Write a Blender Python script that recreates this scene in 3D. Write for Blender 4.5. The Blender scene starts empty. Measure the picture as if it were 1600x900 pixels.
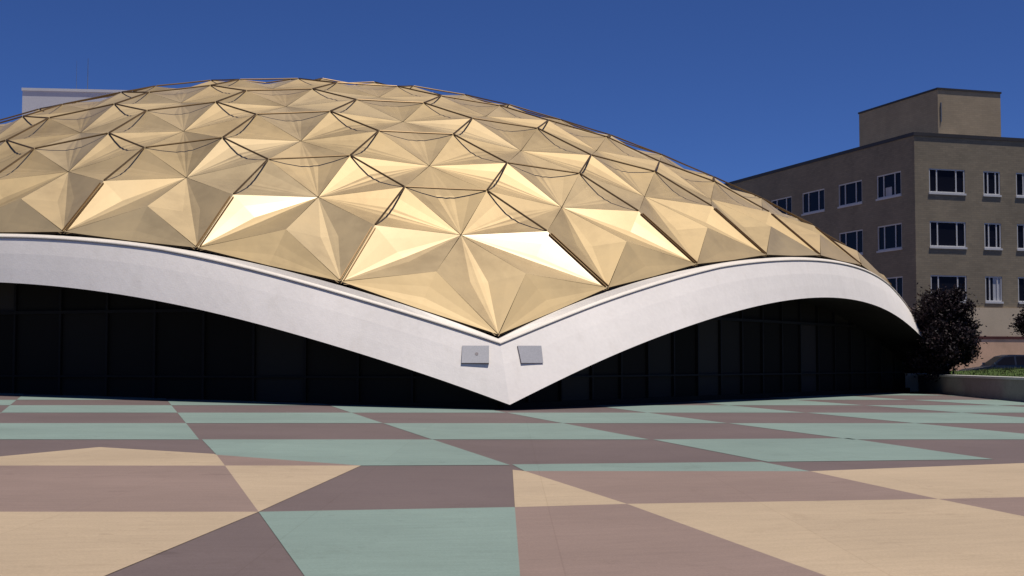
import bpy, bmesh, math, random
import numpy as np
from math import sin, cos, tan, pi, radians, sqrt, atan2, acos, asin
from mathutils import Vector, Matrix

random.seed(7)
rng = np.random.default_rng(7)
scene = bpy.context.scene
COL = scene.collection

# ------------------------------------------------------------------ camera
CAM = np.array([-10.3725,-59.8554,1.1405])
YAW, PITCH, FPX = 0.31134, 0.05448, 2182.672          # FPX: focal length in 1600 px pixels
SUN_AZ, SUN_EL = radians(131), radians(74.5)           # clockwise from +Y
cam_d = bpy.data.cameras.new("Camera"); cam = bpy.data.objects.new("Camera", cam_d); COL.objects.link(cam)
fw = Vector((sin(YAW)*cos(PITCH), cos(YAW)*cos(PITCH), sin(PITCH)))
cam.location = CAM.tolist()
cam.rotation_euler = fw.to_track_quat('-Z', 'Y').to_euler()
cam_d.sensor_width = 36; cam_d.lens = 36*FPX/1600; cam_d.clip_end = 5000; cam_d.clip_start = 0.05
scene.camera = cam

# ------------------------------------------------------------------ helpers
def link(o, parent=None):
    COL.objects.link(o)
    if parent is not None:
        o.parent = parent
        o.matrix_parent_inverse = parent_world(parent).inverted()
    return o
def parent_world(o):
    m = Matrix.LocRotScale(o.location, o.rotation_euler, o.scale)
    return (parent_world(o.parent) @ o.matrix_parent_inverse @ m) if o.parent else m
def mesh_obj(name, verts, faces, mat, parent=None, smooth=False, matidx=None):
    me = bpy.data.meshes.new(name)
    me.from_pydata([tuple(map(float, v)) for v in verts], [], [list(map(int, f)) for f in faces])
    mats = mat if isinstance(mat, (list, tuple)) else [mat]
    for m in mats: me.materials.append(m)
    if matidx is not None: me.polygons.foreach_set('material_index', matidx)
    if smooth: me.polygons.foreach_set('use_smooth', [True]*len(me.polygons))
    me.update()
    return link(bpy.data.objects.new(name, me), parent)
def empty(name, loc=(0, 0, 0)):
    o = bpy.data.objects.new(name, None); o.location = loc; o.empty_display_size = .3
    COL.objects.link(o); return o
def tag(o, label=None, cat=None, group=None, kind=None):
    for k, v in (('label', label), ('category', cat), ('group', group), ('kind', kind)):
        if v: o[k] = v
    return o
class MB:
    def __init__(s): s.v = []; s.f = []; s.m = []
    def quad(s, a, b, c, d, m=0):
        n = len(s.v); s.v += [a, b, c, d]; s.f.append((n, n+1, n+2, n+3)); s.m.append(m)
    def poly(s, pts, m=0):
        n = len(s.v); s.v += list(pts); s.f.append(tuple(range(n, n+len(pts)))); s.m.append(m)
    def box(s, o, ex, ey, ez, m=0):
        """o corner; ex,ey,ez edge vectors (right handed)"""
        o, ex, ey, ez = map(np.array, (o, ex, ey, ez)); n = len(s.v)
        s.v += [o, o+ex, o+ex+ey, o+ey, o+ez, o+ex+ez, o+ex+ey+ez, o+ey+ez]
        for q in ((3, 2, 1, 0), (4, 5, 6, 7), (0, 1, 5, 4), (1, 2, 6, 5), (2, 3, 7, 6), (3, 0, 4, 7)):
            s.f.append(tuple(n+i for i in q)); s.m.append(m)
    def abox(s, x0, x1, y0, y1, z0, z1, m=0): s.box((x0, y0, z0), (x1-x0, 0, 0), (0, y1-y0, 0), (0, 0, z1-z0), m)
    def tube(s, pts, rad, n=8, m=0, cap=True):
        pts = [np.array(p, float) for p in pts]; k = len(pts)
        rads = rad if isinstance(rad, (list, tuple)) else [rad]*k
        base = len(s.v); ref = np.array([0, 0, 1.])
        for i, p in enumerate(pts):
            t = pts[min(i+1, k-1)]-pts[max(i-1, 0)]; t /= np.linalg.norm(t)
            rr = ref if abs(t @ ref) < .95 else np.array([1., 0, 0])
            a = np.cross(t, rr); a /= np.linalg.norm(a); b = np.cross(t, a)
            for j in range(n): s.v.append(p+rads[i]*(cos(2*pi*j/n)*a+sin(2*pi*j/n)*b))
        for i in range(k-1):
            for j in range(n):
                q = (base+i*n+j, base+i*n+(j+1) % n, base+(i+1)*n+(j+1) % n, base+(i+1)*n+j); s.f.append(q[::-1]); s.m.append(m)
        if cap:
            s.f.append(tuple(base+j for j in range(n))); s.m.append(m)
            s.f.append(tuple(base+(k-1)*n+j for j in range(n))[::-1]); s.m.append(m)
    def build(s, name, mat, parent=None, smooth=False): return mesh_obj(name, s.v, s.f, mat, parent, smooth, s.m)

# ------------------------------------------------------------------ materials
def srgb(r, g, b):
    f = lambda c: (c/255/12.92) if c/255 <= .04045 else ((c/255+.055)/1.055)**2.4
    return (f(r), f(g), f(b), 1)
def new_mat(name):
    m = bpy.data.materials.new(name); m.use_nodes = True
    return m, m.node_tree, m.node_tree.nodes['Principled BSDF']
def N(nt, t, **kw):
    n = nt.nodes.new(t)
    for k, v in kw.items():
        if k in n.inputs: n.inputs[k].default_value = v
        else: setattr(n, k, v)
    return n
def ramp(nt, src, stops):
    r = N(nt, 'ShaderNodeValToRGB'); nt.links.new(src, r.inputs[0])
    el = r.color_ramp.elements
    while len(el) < len(stops): el.new(.5)
    for e, (p, c) in zip(el, stops): e.position = p; e.color = c if len(c) == 4 else (*c, 1)
    return r.outputs[0]
def weathered(name, base, rough=.7, var=.18, scale=.6, fine=30., finev=.10, bump=.0, bscale=60., metallic=0., stretch=None, spec=.5):
    """base colour with broad stains and fine grain"""
    m, nt, p = new_mat(name)
    tc = N(nt, 'ShaderNodeTexCoord'); co = tc.outputs['Object']
    if stretch:
        mp = N(nt, 'ShaderNodeMapping'); mp.inputs['Scale'].default_value = stretch
        nt.links.new(co, mp.inputs[0]); co = mp.outputs[0]
    n1 = N(nt, 'ShaderNodeTexNoise', Scale=scale, Detail=6., Roughness=.62); nt.links.new(co, n1.inputs['Vector'])
    n2 = N(nt, 'ShaderNodeTexNoise', Scale=fine, Detail=4., Roughness=.6); nt.links.new(co, n2.inputs['Vector'])
    b = np.array(base[:3])
    c1 = ramp(nt, n1.outputs[0], [(.3, tuple(b*(1-var))), (.7, tuple(b*(1+var)))])
    c2 = ramp(nt, n2.outputs[0], [(.3, (1-finev,)*3), (.7, (1+finev,)*3)])
    mx = N(nt, 'ShaderNodeMix', data_type='RGBA', blend_type='MULTIPLY'); mx.inputs[0].default_value = 1
    nt.links.new(c1, mx.inputs[6]); nt.links.new(c2, mx.inputs[7])
    nt.links.new(mx.outputs[2], p.inputs['Base Color'])
    p.inputs['Roughness'].default_value = rough; p.inputs['Metallic'].default_value = metallic
    p.inputs['Specular IOR Level'].default_value = spec
    if bump:
        n3 = N(nt, 'ShaderNodeTexNoise', Scale=bscale, Detail=3.); nt.links.new(co, n3.inputs['Vector'])
        bp = N(nt, 'ShaderNodeBump', Strength=bump, Distance=.02); nt.links.new(n3.outputs[0], bp.inputs['Height'])
        nt.links.new(bp.outputs[0], p.inputs['Normal'])
    return m

def gold_material():
    m, nt, p = new_mat('gold_anodised_aluminium')
    tc = N(nt, 'ShaderNodeTexCoord'); geo = N(nt, 'ShaderNodeNewGeometry'); oi = N(nt, 'ShaderNodeObjectInfo')
    add = N(nt, 'ShaderNodeMath', operation='ADD'); nt.links.new(geo.outputs['Random Per Island'], add.inputs[0]); nt.links.new(oi.outputs['Random'], add.inputs[1])
    fr = N(nt, 'ShaderNodeMath', operation='FRACT'); nt.links.new(add.outputs[0], fr.inputs[0])
    n1 = N(nt, 'ShaderNodeTexNoise', Scale=.45, Detail=7., Roughness=.65); nt.links.new(tc.outputs['Object'], n1.inputs['Vector'])
    base = ramp(nt, fr.outputs[0], [(0., (.42, .310, .158)), (.5, (.505, .368, .186)), (1., (.46, .350, .196))])
    st = ramp(nt, n1.outputs[0], [(.28, (.80, .78, .76)), (.5, (1, 1, 1)), (.72, (1.10, 1.09, 1.07))])
    mx = N(nt, 'ShaderNodeMix', data_type='RGBA', blend_type='MULTIPLY'); mx.inputs[0].default_value = 1
    nt.links.new(base, mx.inputs[6]); nt.links.new(st, mx.inputs[7]); nt.links.new(mx.outputs[2], p.inputs['Base Color'])
    p.inputs['Metallic'].default_value = .5; p.inputs['Coat Weight'].default_value = .28; p.inputs['Coat IOR'].default_value = 1.65; p.inputs['Coat Roughness'].default_value = .21
    rr = N(nt, 'ShaderNodeMapRange'); nt.links.new(n1.outputs[0], rr.inputs[0])
    rr.inputs[1].default_value = .3; rr.inputs[2].default_value = .7; rr.inputs[3].default_value = .52; rr.inputs[4].default_value = .62
    nt.links.new(rr.outputs[0], p.inputs['Roughness'])
    n3 = N(nt, 'ShaderNodeTexNoise', Scale=1.0, Detail=3.); nt.links.new(tc.outputs['Object'], n3.inputs['Vector'])
    bp = N(nt, 'ShaderNodeBump', Strength=.20, Distance=.05); nt.links.new(n3.outputs[0], bp.inputs['Height'])
    nt.links.new(bp.outputs[0], p.inputs['Normal'])
    return m

def paving(name, base, var=.07):
    """painted concrete: faint drag streaks, stains, light wear"""
    m, nt, p = new_mat(name)
    tc = N(nt, 'ShaderNodeTexCoord')
    mp = N(nt, 'ShaderNodeMapping'); mp.inputs['Scale'].default_value = (.7, 5.0, 1); mp.inputs['Rotation'].default_value = (0, 0, YAW)
    nt.links.new(tc.outputs['Object'], mp.inputs[0])
    s1 = N(nt, 'ShaderNodeTexNoise', Scale=2.0, Detail=6., Roughness=.7); nt.links.new(mp.outputs[0], s1.inputs['Vector'])
    s2 = N(nt, 'ShaderNodeTexNoise', Scale=.35, Detail=5., Roughness=.6); nt.links.new(tc.outputs['Object'], s2.inputs['Vector'])
    s3 = N(nt, 'ShaderNodeTexNoise', Scale=60., Detail=3., Roughness=.7); nt.links.new(tc.outputs['Object'], s3.inputs['Vector'])
    s4 = N(nt, 'ShaderNodeTexVoronoi', Scale=1.1); nt.links.new(tc.outputs['Object'], s4.inputs['Vector'])
    b = np.array(base[:3])
    c = ramp(nt, s2.outputs[0], [(.3, tuple(b*(1-var*1.6))), (.7, tuple(b*(1+var)))])
    for src, st in ((s1.outputs[0], [(.35, (.95,)*3), (.65, (1.045,)*3)]), (s3.outputs[0], [(.3, (.90,)*3), (.7, (1.08,)*3)]),
                    (s4.outputs['Distance'], [(.02, (.86,)*3), (.07, (1, 1, 1))])):
        r = ramp(nt, src, st); mx = N(nt, 'ShaderNodeMix', data_type='RGBA', blend_type='MULTIPLY'); mx.inputs[0].default_value = 1
        nt.links.new(c, mx.inputs[6]); nt.links.new(r, mx.inputs[7]); c = mx.outputs[2]
    br = N(nt, 'ShaderNodeTexBrick', Scale=1.0); br.offset = 0; br.inputs['Color1'].default_value = (1, 1, 1, 1); br.inputs['Color2'].default_value = (.965, .965, .97, 1); br.inputs['Mortar'].default_value = (.90, .89, .88, 1)
    br.inputs['Mortar Size'].default_value = .006; br.inputs['Mortar Smooth'].default_value = .4; br.inputs['Brick Width'].default_value = 1.75; br.inputs['Row Height'].default_value = 1.78
    m2 = N(nt, 'ShaderNodeMapping'); m2.inputs['Rotation'].default_value = (0, 0, YAW+.0); nt.links.new(tc.outputs['Object'], m2.inputs[0]); nt.links.new(m2.outputs[0], br.inputs['Vector'])
    n5 = N(nt, 'ShaderNodeTexNoise', Scale=.9, Detail=8., Roughness=.75, Distortion=.6); nt.links.new(tc.outputs['Object'], n5.inputs['Vector'])
    vo = N(nt, 'ShaderNodeTexVoronoi', feature='DISTANCE_TO_EDGE', Scale=.23); wn = N(nt, 'ShaderNodeTexNoise', Scale=1.1, Detail=6., Roughness=.7); nt.links.new(tc.outputs['Object'], wn.inputs['Vector'])
    wm = N(nt, 'ShaderNodeMix', data_type='RGBA', blend_type='ADD'); wm.inputs[0].default_value = .9; nt.links.new(tc.outputs['Object'], wm.inputs[6]); nt.links.new(wn.outputs['Color'], wm.inputs[7]); nt.links.new(wm.outputs[2], vo.inputs['Vector'])
    sp = N(nt, 'ShaderNodeTexNoise', Scale=3.1, Detail=2.); nt.links.new(tc.outputs['Object'], sp.inputs['Vector'])
    for r in (ramp(nt, vo.outputs['Distance'], [(0., (.93, .925, .92)), (.004, (1, 1, 1))]), ramp(nt, sp.outputs[0], [(.24, (.86, .85, .85)), (.31, (1, 1, 1))]), br.outputs[0], ramp(nt, n5.outputs[0], [(.30, (.88, .87, .86)), (.42, (1, 1, 1)), (.62, (1, 1, 1)), (.74, (1.07, 1.065, 1.06))])):
        mx = N(nt, 'ShaderNodeMix', data_type='RGBA', blend_type='MULTIPLY'); mx.inputs[0].default_value = 1
        nt.links.new(c, mx.inputs[6]); nt.links.new(r, mx.inputs[7]); c = mx.outputs[2]
    nt.links.new(c, p.inputs['Base Color']); p.inputs['Roughness'].default_value = .78; p.inputs['Specular IOR Level'].default_value = .25
    bp = N(nt, 'ShaderNodeBump', Strength=.25, Distance=.01); nt.links.new(s3.outputs[0], bp.inputs['Height']); nt.links.new(bp.outputs[0], p.inputs['Normal'])
    return m

def brick(name, c1, c2, mortar, axis):
    m, nt, p = new_mat(name)
    tc = N(nt, 'ShaderNodeTexCoord'); sp = N(nt, 'ShaderNodeSeparateXYZ'); nt.links.new(tc.outputs['Object'], sp.inputs[0])
    ad = N(nt, 'ShaderNodeMath', operation='ADD'); nt.links.new(sp.outputs[0], ad.inputs[0]); nt.links.new(sp.outputs[1], ad.inputs[1])
    cb = N(nt, 'ShaderNodeCombineXYZ'); nt.links.new(ad.outputs[0], cb.inputs[0]); nt.links.new(sp.outputs[2], cb.inputs[1])
    br = N(nt, 'ShaderNodeTexBrick', Scale=1.0); br.inputs['Color1'].default_value = c1; br.inputs['Color2'].default_value = c2
    br.inputs['Mortar'].default_value = mortar; br.inputs['Mortar Size'].default_value = .012; br.inputs['Brick Width'].default_value = .45; br.inputs['Row Height'].default_value = .14
    nt.links.new(cb.outputs[0], br.inputs['Vector'])
    n1 = N(nt, 'ShaderNodeTexNoise', Scale=.35, Detail=6., Roughness=.65); nt.links.new(tc.outputs['Object'], n1.inputs['Vector'])
    st = ramp(nt, n1.outputs[0], [(.3, (.82, .82, .83)), (.7, (1.14, 1.12, 1.1))])
    mx = N(nt, 'ShaderNodeMix', data_type='RGBA', blend_type='MULTIPLY'); mx.inputs[0].default_value = 1
    nt.links.new(br.outputs[0], mx.inputs[6]); nt.links.new(st, mx.inputs[7]); nt.links.new(mx.outputs[2], p.inputs['Base Color'])
    p.inputs['Roughness'].default_value = .9; p.inputs['Specular IOR Level'].default_value = .15
    return m

def glass(name, col, rough=.06, spec=.5):
    m, nt, p = new_mat(name); p.inputs['Base Color'].default_value = col; p.inputs['Roughness'].default_value = rough
    p.inputs['Specular IOR Level'].default_value = spec
    tc = N(nt, 'ShaderNodeTexCoord'); n = N(nt, 'ShaderNodeTexNoise', Scale=.8, Detail=2.); nt.links.new(tc.outputs['Object'], n.inputs['Vector'])
    bp = N(nt, 'ShaderNodeBump', Strength=.06, Distance=.05); nt.links.new(n.outputs[0], bp.inputs['Height']); nt.links.new(bp.outputs[0], p.inputs['Normal'])
    return m

M = {}
M['gold'] = gold_material()
M['under'] = weathered('bronze_underside', (.22, .15, .075), rough=.6, metallic=.3)
M['strut'] = weathered('dark_bronze_tube', (.15, .095, .042), rough=.45, metallic=.6)
M['strip'] = weathered('dark_seam_metal', (.20, .12, .05), rough=.5, metallic=.6)
M['white'] = weathered('white_painted_concrete', (.83, .765, .705), rough=.8, var=.045, scale=.55, fine=9., finev=.03, bump=.15, bscale=25., spec=.2)
def _streaks(m):
    nt = m.node_tree; p = nt.nodes['Principled BSDF']; src = p.inputs['Base Color'].links[0].from_socket
    tc = N(nt, 'ShaderNodeTexCoord'); mp = N(nt, 'ShaderNodeMapping'); mp.inputs['Scale'].default_value = (1, 1, .16); nt.links.new(tc.outputs['Object'], mp.inputs[0])
    n = N(nt, 'ShaderNodeTexNoise', Scale=2.6, Detail=5., Roughness=.6); nt.links.new(mp.outputs[0], n.inputs['Vector'])
    r = ramp(nt, n.outputs[0], [(.28, (.955, .95, .94)), (.46, (1, 1, 1)), (.75, (1.015, 1.015, 1.015))])
    mx = N(nt, 'ShaderNodeMix', data_type='RGBA', blend_type='MULTIPLY'); mx.inputs[0].default_value = 1
    nt.links.new(src, mx.inputs[6]); nt.links.new(r, mx.inputs[7]); nt.links.new(mx.outputs[2], p.inputs['Base Color'])
_streaks(M['white'])
M['ledge'] = weathered('pale_metal_flashing', (.78, .70, .60), rough=.5, var=.06, scale=.8)
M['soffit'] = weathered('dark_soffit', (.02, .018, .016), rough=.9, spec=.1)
M['plaque'] = weathered('grey_plaque', srgb(158, 156, 160), rough=.5, var=.05, scale=1.5)
M['plaque_edge'] = weathered('plaque_edge', srgb(120, 110, 112), rough=.5)
M['darkglass'] = glass('tinted_black_glass', (.02, .02, .02, 1), rough=.35, spec=.0)
def _vary(m):
    nt = m.node_tree; p = nt.nodes['Principled BSDF']; geo = N(nt, 'ShaderNodeNewGeometry')
    c = ramp(nt, geo.outputs['Random Per Island'], [(0., (.020, .018, .016)), (.6, (.028, .025, .022)), (.85, (.038, .034, .030)), (1., (.055, .048, .043))])
    nt.links.new(c, p.inputs['Base Color'])
_vary(M['darkglass'])
M['mullion'] = weathered('black_mullion', (.018, .016, .015), rough=.6, spec=.1)
M['p_dark'] = paving('paving_dark_mauve', srgb(107, 93, 90))
M['p_pink'] = paving('paving_rose_mauve', srgb(137, 117, 107))
M['p_tan'] = paving('paving_tan', srgb(179, 158, 131))
M['p_teal'] = paving('paving_sea_green', srgb(125, 142, 133))
M['concrete'] = weathered('grey_concrete', (.13, .125, .12), rough=.85, var=.12, scale=.3, fine=20, spec=.2)
M['asphalt'] = weathered('asphalt', (.05, .05, .052), rough=.9, var=.15, scale=.3)
M['planter'] = weathered('planter_concrete', (.27, .245, .23), rough=.9, var=.16, scale=.8, fine=14, spec=.15, bump=.2, bscale=30)
M['cap'] = weathered('planter_cap', (.52, .50, .47), rough=.8, var=.1, scale=1., spec=.2)
M['grass'] = weathered('grass', (.055, .085, .022), rough=.9, var=.3, scale=1.4, fine=25, finev=.3, spec=.1)
M['brick'] = brick('brown_brick', srgb(150, 138, 117), srgb(139, 128, 109), srgb(133, 123, 106), 0)
M['pbrick'] = brick('tan_brick', srgb(170, 153, 128), srgb(162, 146, 122), srgb(154, 140, 118), 0)
M['stone'] = weathered('tan_stone', srgb(205, 186, 158), rough=.85, var=.08, scale=.5, spec=.15)
M['pinkstone'] = weathered('pink_stone', srgb(222, 182, 150), rough=.85, var=.12, scale=1.2, spec=.15)
M['redband'] = weathered('dark_red_band', srgb(84, 38, 30), rough=.7)
M['coping'] = weathered('dark_coping', (.035, .03, .028), rough=.6)
M['frame'] = weathered('white_window_frame', (.62, .61, .60), rough=.6, var=.05)
M['pane'] = glass('window_glass', (.010, .010, .016, 1), rough=.03, spec=.07)
M['blind'] = weathered('pale_blind', (.45, .45, .46), rough=.8)
M['roofing'] = weathered('roof_gravel', (.25, .24, .22), rough=.95)
M['tower'] = weathered('white_stucco', (.86, .83, .80), rough=.85, var=.04, scale=.3, spec=.2)
M['mast'] = weathered('grey_steel', (.13, .15, .19), rough=.5)
M['bark'] = weathered('bark', (.045, .03, .025), rough=.95)
M['carpaint'] = weathered('dark_blue_car_paint', (.018, .022, .038), rough=.25, var=.05)
M['chrome'] = weathered('trim_metal', (.45, .45, .46), rough=.3, metallic=.8)
M['tyre'] = weathered('tyre_rubber', (.015, .015, .015), rough=.9)
M['lamp_glass'] = weathered('lamp_glass', (.6, .6, .58), rough=.2)
def leaf_material(name, cols):
    m, nt, p = new_mat(name); geo = N(nt, 'ShaderNodeNewGeometry')
    c = ramp(nt, geo.outputs['Random Per Island'], [(i/(len(cols)-1), k) for i, k in enumerate(cols)])
    nt.links.new(c, p.inputs['Base Color']); p.inputs['Roughness'].default_value = .6; p.inputs['Specular IOR Level'].default_value = .2
    return m
M['leaf'] = leaf_material('purple_leaves', [(.007, .004, .006), (.016, .008, .011), (.010, .007, .011), (.028, .012, .012)])
M['blade'] = leaf_material('grass_blades', [(.05, .08, .02), (.09, .12, .03), (.12, .12, .05), (.06, .10, .03)])

# ------------------------------------------------------------------ dome geometry
NF = 8
DP = {"th":0.62076,"zs":1.22914,"z4":0.22459,"r3":-0.171,"bul":0.02954,"ang":0.10879,"zb":-0.0063,"z6":-0.81707,"r4":-0.16854,"S":45.0,"Z0":12.5021}
CN = np.array([[0.0,-26.174,1.916],[0.0,-23.141,4.655],[0.0,-19.795,6.975],[0.0,-16.24,8.865],[-3.665,-24.655,3.242],[-7.155,-22.89,4.104],[-10.473,-20.922,4.587],[-3.616,-21.415,5.772],[-7.035,-19.492,6.445],[-10.277,-17.405,6.76],[-3.524,-17.9,7.874],[-6.827,-15.868,8.36],[-9.96,-13.709,8.514],[-3.388,-14.232,9.551],[-6.536,-12.152,9.86],[3.665,-24.655,3.242],[7.155,-22.89,4.104],[10.473,-20.922,4.587],[13.636,-18.768,4.743],[3.616,-21.415,5.772],[7.035,-19.492,6.445],[10.277,-17.405,6.76],[3.524,-17.9,7.874],[6.827,-15.868,8.36],[9.96,-13.709,8.514],[3.388,-14.232,9.551]]); CD = np.array([[0.306,-0.093,-0.104],[-0.089,0.019,0.173],[0.06,-0.033,0.238],[0.089,-0.036,0.137],[-0.053,0.02,-0.045],[0.36,-0.128,0.219],[0.252,-0.09,0.163],[-0.113,0.044,-0.14],[-0.383,0.131,-0.132],[-0.096,0.032,-0.026],[-0.064,0.019,0.033],[0.035,-0.009,-0.049],[0.354,-0.106,-0.144],[-0.117,0.037,0.01],[-0.542,0.161,0.228],[0.028,-0.009,-0.006],[0.175,-0.054,-0.029],[-0.047,0.018,-0.059],[0.008,-0.015,0.212],[-0.252,0.094,-0.227],[0.037,-0.009,-0.058],[0.102,-0.018,-0.263],[-0.31,0.099,0.01],[-0.097,0.008,0.408],[0.172,-0.028,-0.48],[0.086,-0.033,0.103]])
def corr(q):
    w = np.exp(-((CN-q)**2).sum(1)/18.0)
    return (w[:, None]*CD).sum(0)/(w.sum()+.15)
def dome_pt(sector, m, c):
    """row m from the pole (0..8), c along the row (0..m) between corner sector and sector+1; metres"""
    if m == 0: return np.array([0, 0, DP['Z0']])
    ph0 = radians(-90+72*sector); ph1 = ph0+radians(72)
    t = m/NF; w = DP['th']*(t+DP['r3']*t*(1-t)+DP['r4']*t*(1-t)*(1-2*t))
    f = c/m; f = f+DP['ang']*f*(1-f)*(1-2*f); k = 4*f*(1-f)
    e0 = np.array([sin(w)*cos(ph0), sin(w)*sin(ph0), cos(w)]); e1 = np.array([sin(w)*cos(ph1), sin(w)*sin(ph1), cos(w)])
    om = acos(max(-1, min(1, float(e0 @ e1))))
    q = (sin((1-f)*om)*e0+sin(f*om)*e1)/sin(om)
    q = q*np.array([1+k*DP['bul']*t, 1+k*DP['bul']*t, 1]); q[2] += DP['zb']*k*t*t
    r2 = q[0]**2+q[1]**2; q[2] = DP['zs']*(q[2]-1)+DP['z4']*r2*r2+DP['z6']*r2**3
    q = q*DP['S']; q[2] += DP['Z0']
    return q+corr(q)
def nid(s, m, c):
    s %= 5
    if m == 0: return (0, 0, 0)
    if c == m: return ((s+1) % 5, m, 0)
    return (s, m, c)
nodes = {}; tris = []
for s in range(5):
    for m in range(1, NF+1):
        for c in range(m):
            nodes.setdefault(nid(s, m, c), dome_pt(s, m, c))
            tris.append((nid(s, m, c), nid(s, m, c+1), nid(s, m-1, c)))
            if c < m-1: tris.append((nid(s, m, c+1), nid(s, m-1, c+1), nid(s, m-1, c)))
nodes[(0, 0, 0)] = dome_pt(0, 0, 0)
APEX_H = .36
apex = []; edges = {}
for ti, t in enumerate(tris):
    A, B, C = (nodes[k] for k in t); n = np.cross(B-A, C-A); n /= np.linalg.norm(n)
    if n[2] < 0: n = -n
    bnd = sum(k[1] == NF for k in t)
    hh = APEX_H*(1. if min(k[1] for k in t) >= 5 else .78)
    apex.append(((A+B+C)/3+n*hh, n))
    for i in range(3): edges.setdefault(tuple(sorted((t[i], t[(i+1) % 3]))), []).append(ti)

def panel(A, B, P1, P2, n, rim):
    """pressed diamond sheet A-P1-B-P2 folded along its long diagonal, edges turned down; P2 None on the rim"""
    A, B = A+.005*(B-A), B+.005*(A-B)
    Mid = (A+B)/2; v = []; f = []
    sides = [P1] if P2 is None else [P1, P2]
    valley = []
    for P in sides:
        d = P-Mid; L = np.linalg.norm(d); P = Mid+d*(1-.0005/L)
        # rows from the tip to the valley: the sheet is gently dished and eases into the valley floor
        if P2 is None: prof = [(1., 0.), (.6, -.025), (.3, -.035), (.12, -.03), (0., -.03)]
        elif rim: prof = [(1., 0.), (.60, -.02), (.20, -.045), (.09, -.03), (.0, -.02)]
        else: prof = [(1., 0.), (.60, .0), (.22, .03), (.10, .07), (.0, .085)]
        row = []
        for t, dz in prof:
            row.append(Mid+(P-Mid)*t+n*dz*1.0)
        valley.append(row)
    base = len(v); v += [A, B]
    for row in valley:
        idx = []
        for j, q in enumerate(row):
            if j == len(row)-1 and row is not valley[0] : idx.append(valley_mid); continue
            idx.append(len(v)); v.append(q)
        if row is valley[0]: valley_mid = idx[-1]
        for a, b in zip(idx[:-1], idx[1:]):
            f.append((0, b, a)); f.append((1, a, b))
    return v, f
EYE = CAM
def px(q):
    q = np.array(q)-CAM; fwn = np.array(fw); r = np.array([cos(YAW), -sin(YAW), 0]); u = np.cross(r, fwn); D = q @ fwn
    return 800+FPX*(q @ r)/D, 450-FPX*(q @ u)/D, D
def orient(v, f, n):
    out = []
    for fc in f:
        a, b, c = (v[i] for i in fc[:3]); g = np.cross(b-a, c-a)
        out.append(fc if g @ n >= 0 or len(fc) == 4 else fc[::-1])
    return out
panels = []; struts = []
for (ka, kb), ts in edges.items():
    A, B = nodes[ka], nodes[kb]
    n = sum(apex[t][1] for t in ts); n /= np.linalg.norm(n)
    P1 = apex[ts[0]][0]; P2 = apex[ts[1]][0] if len(ts) == 2 else None
    mid = (A+B)/2; view = EYE-mid; dist = np.linalg.norm(view); facing = n @ view/dist
    u_, v_, D_ = px(mid)
    size = max(facing, 0)/dist**2*1e4 if (-60 < u_ < 1660) else 0
    v, f = panel(A, B, P1, P2, n, ka[1] == NF or kb[1] == NF); f = orient(v, f, n)
    panels.append((size, v, f, mid))
    if P2 is not None and ka[1] < NF and kb[1] < NF:
        e = (P2-P1)/np.linalg.norm(P2-P1)
        mb = MB(); mb.tube([P1+e*.03+n*.015, (P1+P2)/2+n*(.008 if max(ka[1], kb[1]) >= 4 else -.10), P2-e*.03+n*.012], .028, 6)
        struts.append((size, mb.v, mb.f, mid))
    # wide shallow rim flashing under boundary panels comes with the ring beam
theater = empty('domed_theater', (0, 0, 0))
tag(theater, 'gold faceted dome theatre on a white arched concrete rim over black glass', 'theatre')
# dark structural skin just under the panels
sv = []; sf = []
keys = list(nodes); kidx = {k: i for i, k in enumerate(keys)}
for k in keys:
    q = nodes[k]; o = np.array([q[0], q[1], q[2]+30.]); o /= np.linalg.norm(o); sv.append(q-o*.06)
for ti, t in enumerate(tris):
    P, n = apex[ti]; i = len(sv); sv.append(P-n*.16); a, b, c = (kidx[k] for k in t)
    for x, y in ((a, b), (b, c), (c, a)):
        g = np.cross(sv[y]-sv[x], sv[i]-sv[x]); sf.append((x, y, i) if g @ n > 0 else (y, x, i))
dome = mesh_obj('dome', sv, sf, M['under'], theater)
def split_parts(items, name, mat, parent):
    items = sorted(items, key=lambda p: -p[0])
    for s_, v, f, _ in items[:100]: mesh_obj(name, v, f, mat, parent)
    V = []; F = []
    for s_, v, f, _ in items[100:]:
        b = len(V); V += list(v); F += [tuple(i+b for i in q) for q in f]
    tag(mesh_obj(name, V, F, mat, parent), kind='stuff')
split_parts(panels, 'roof_panel', M['gold'], dome)
split_parts(struts, 'strut', M['strut'], dome)
# raised seam strips from the lowest row of apexes down to the rim
strips = []
for ti, t in enumerate(tris):
    low = [k for k in t if k[1] == NF]
    if len(low) == 1:
        P, n = apex[ti]; Q = nodes[low[0]]; d = Q-P; L = np.linalg.norm(d); d /= L; sdir = np.cross(d, n)
        mb = MB()
        for off in (-.05, .05):
            o = P+d*.12+sdir*(off-.012)-n*.03; mb.box(o, sdir*.024, d*(L-.16), n*.06) if np.cross(sdir, d) @ n > 0 else mb.box(o, d*(L-.16), sdir*.024, n*.06)
        strips.append((0, mb.v, mb.f, P))
for _, v, f, P in strips:
    u_, v_, D_ = px(P)
    if P[1] < 2: mesh_obj('seam_strip', v, f, M['strip'], dome)

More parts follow.
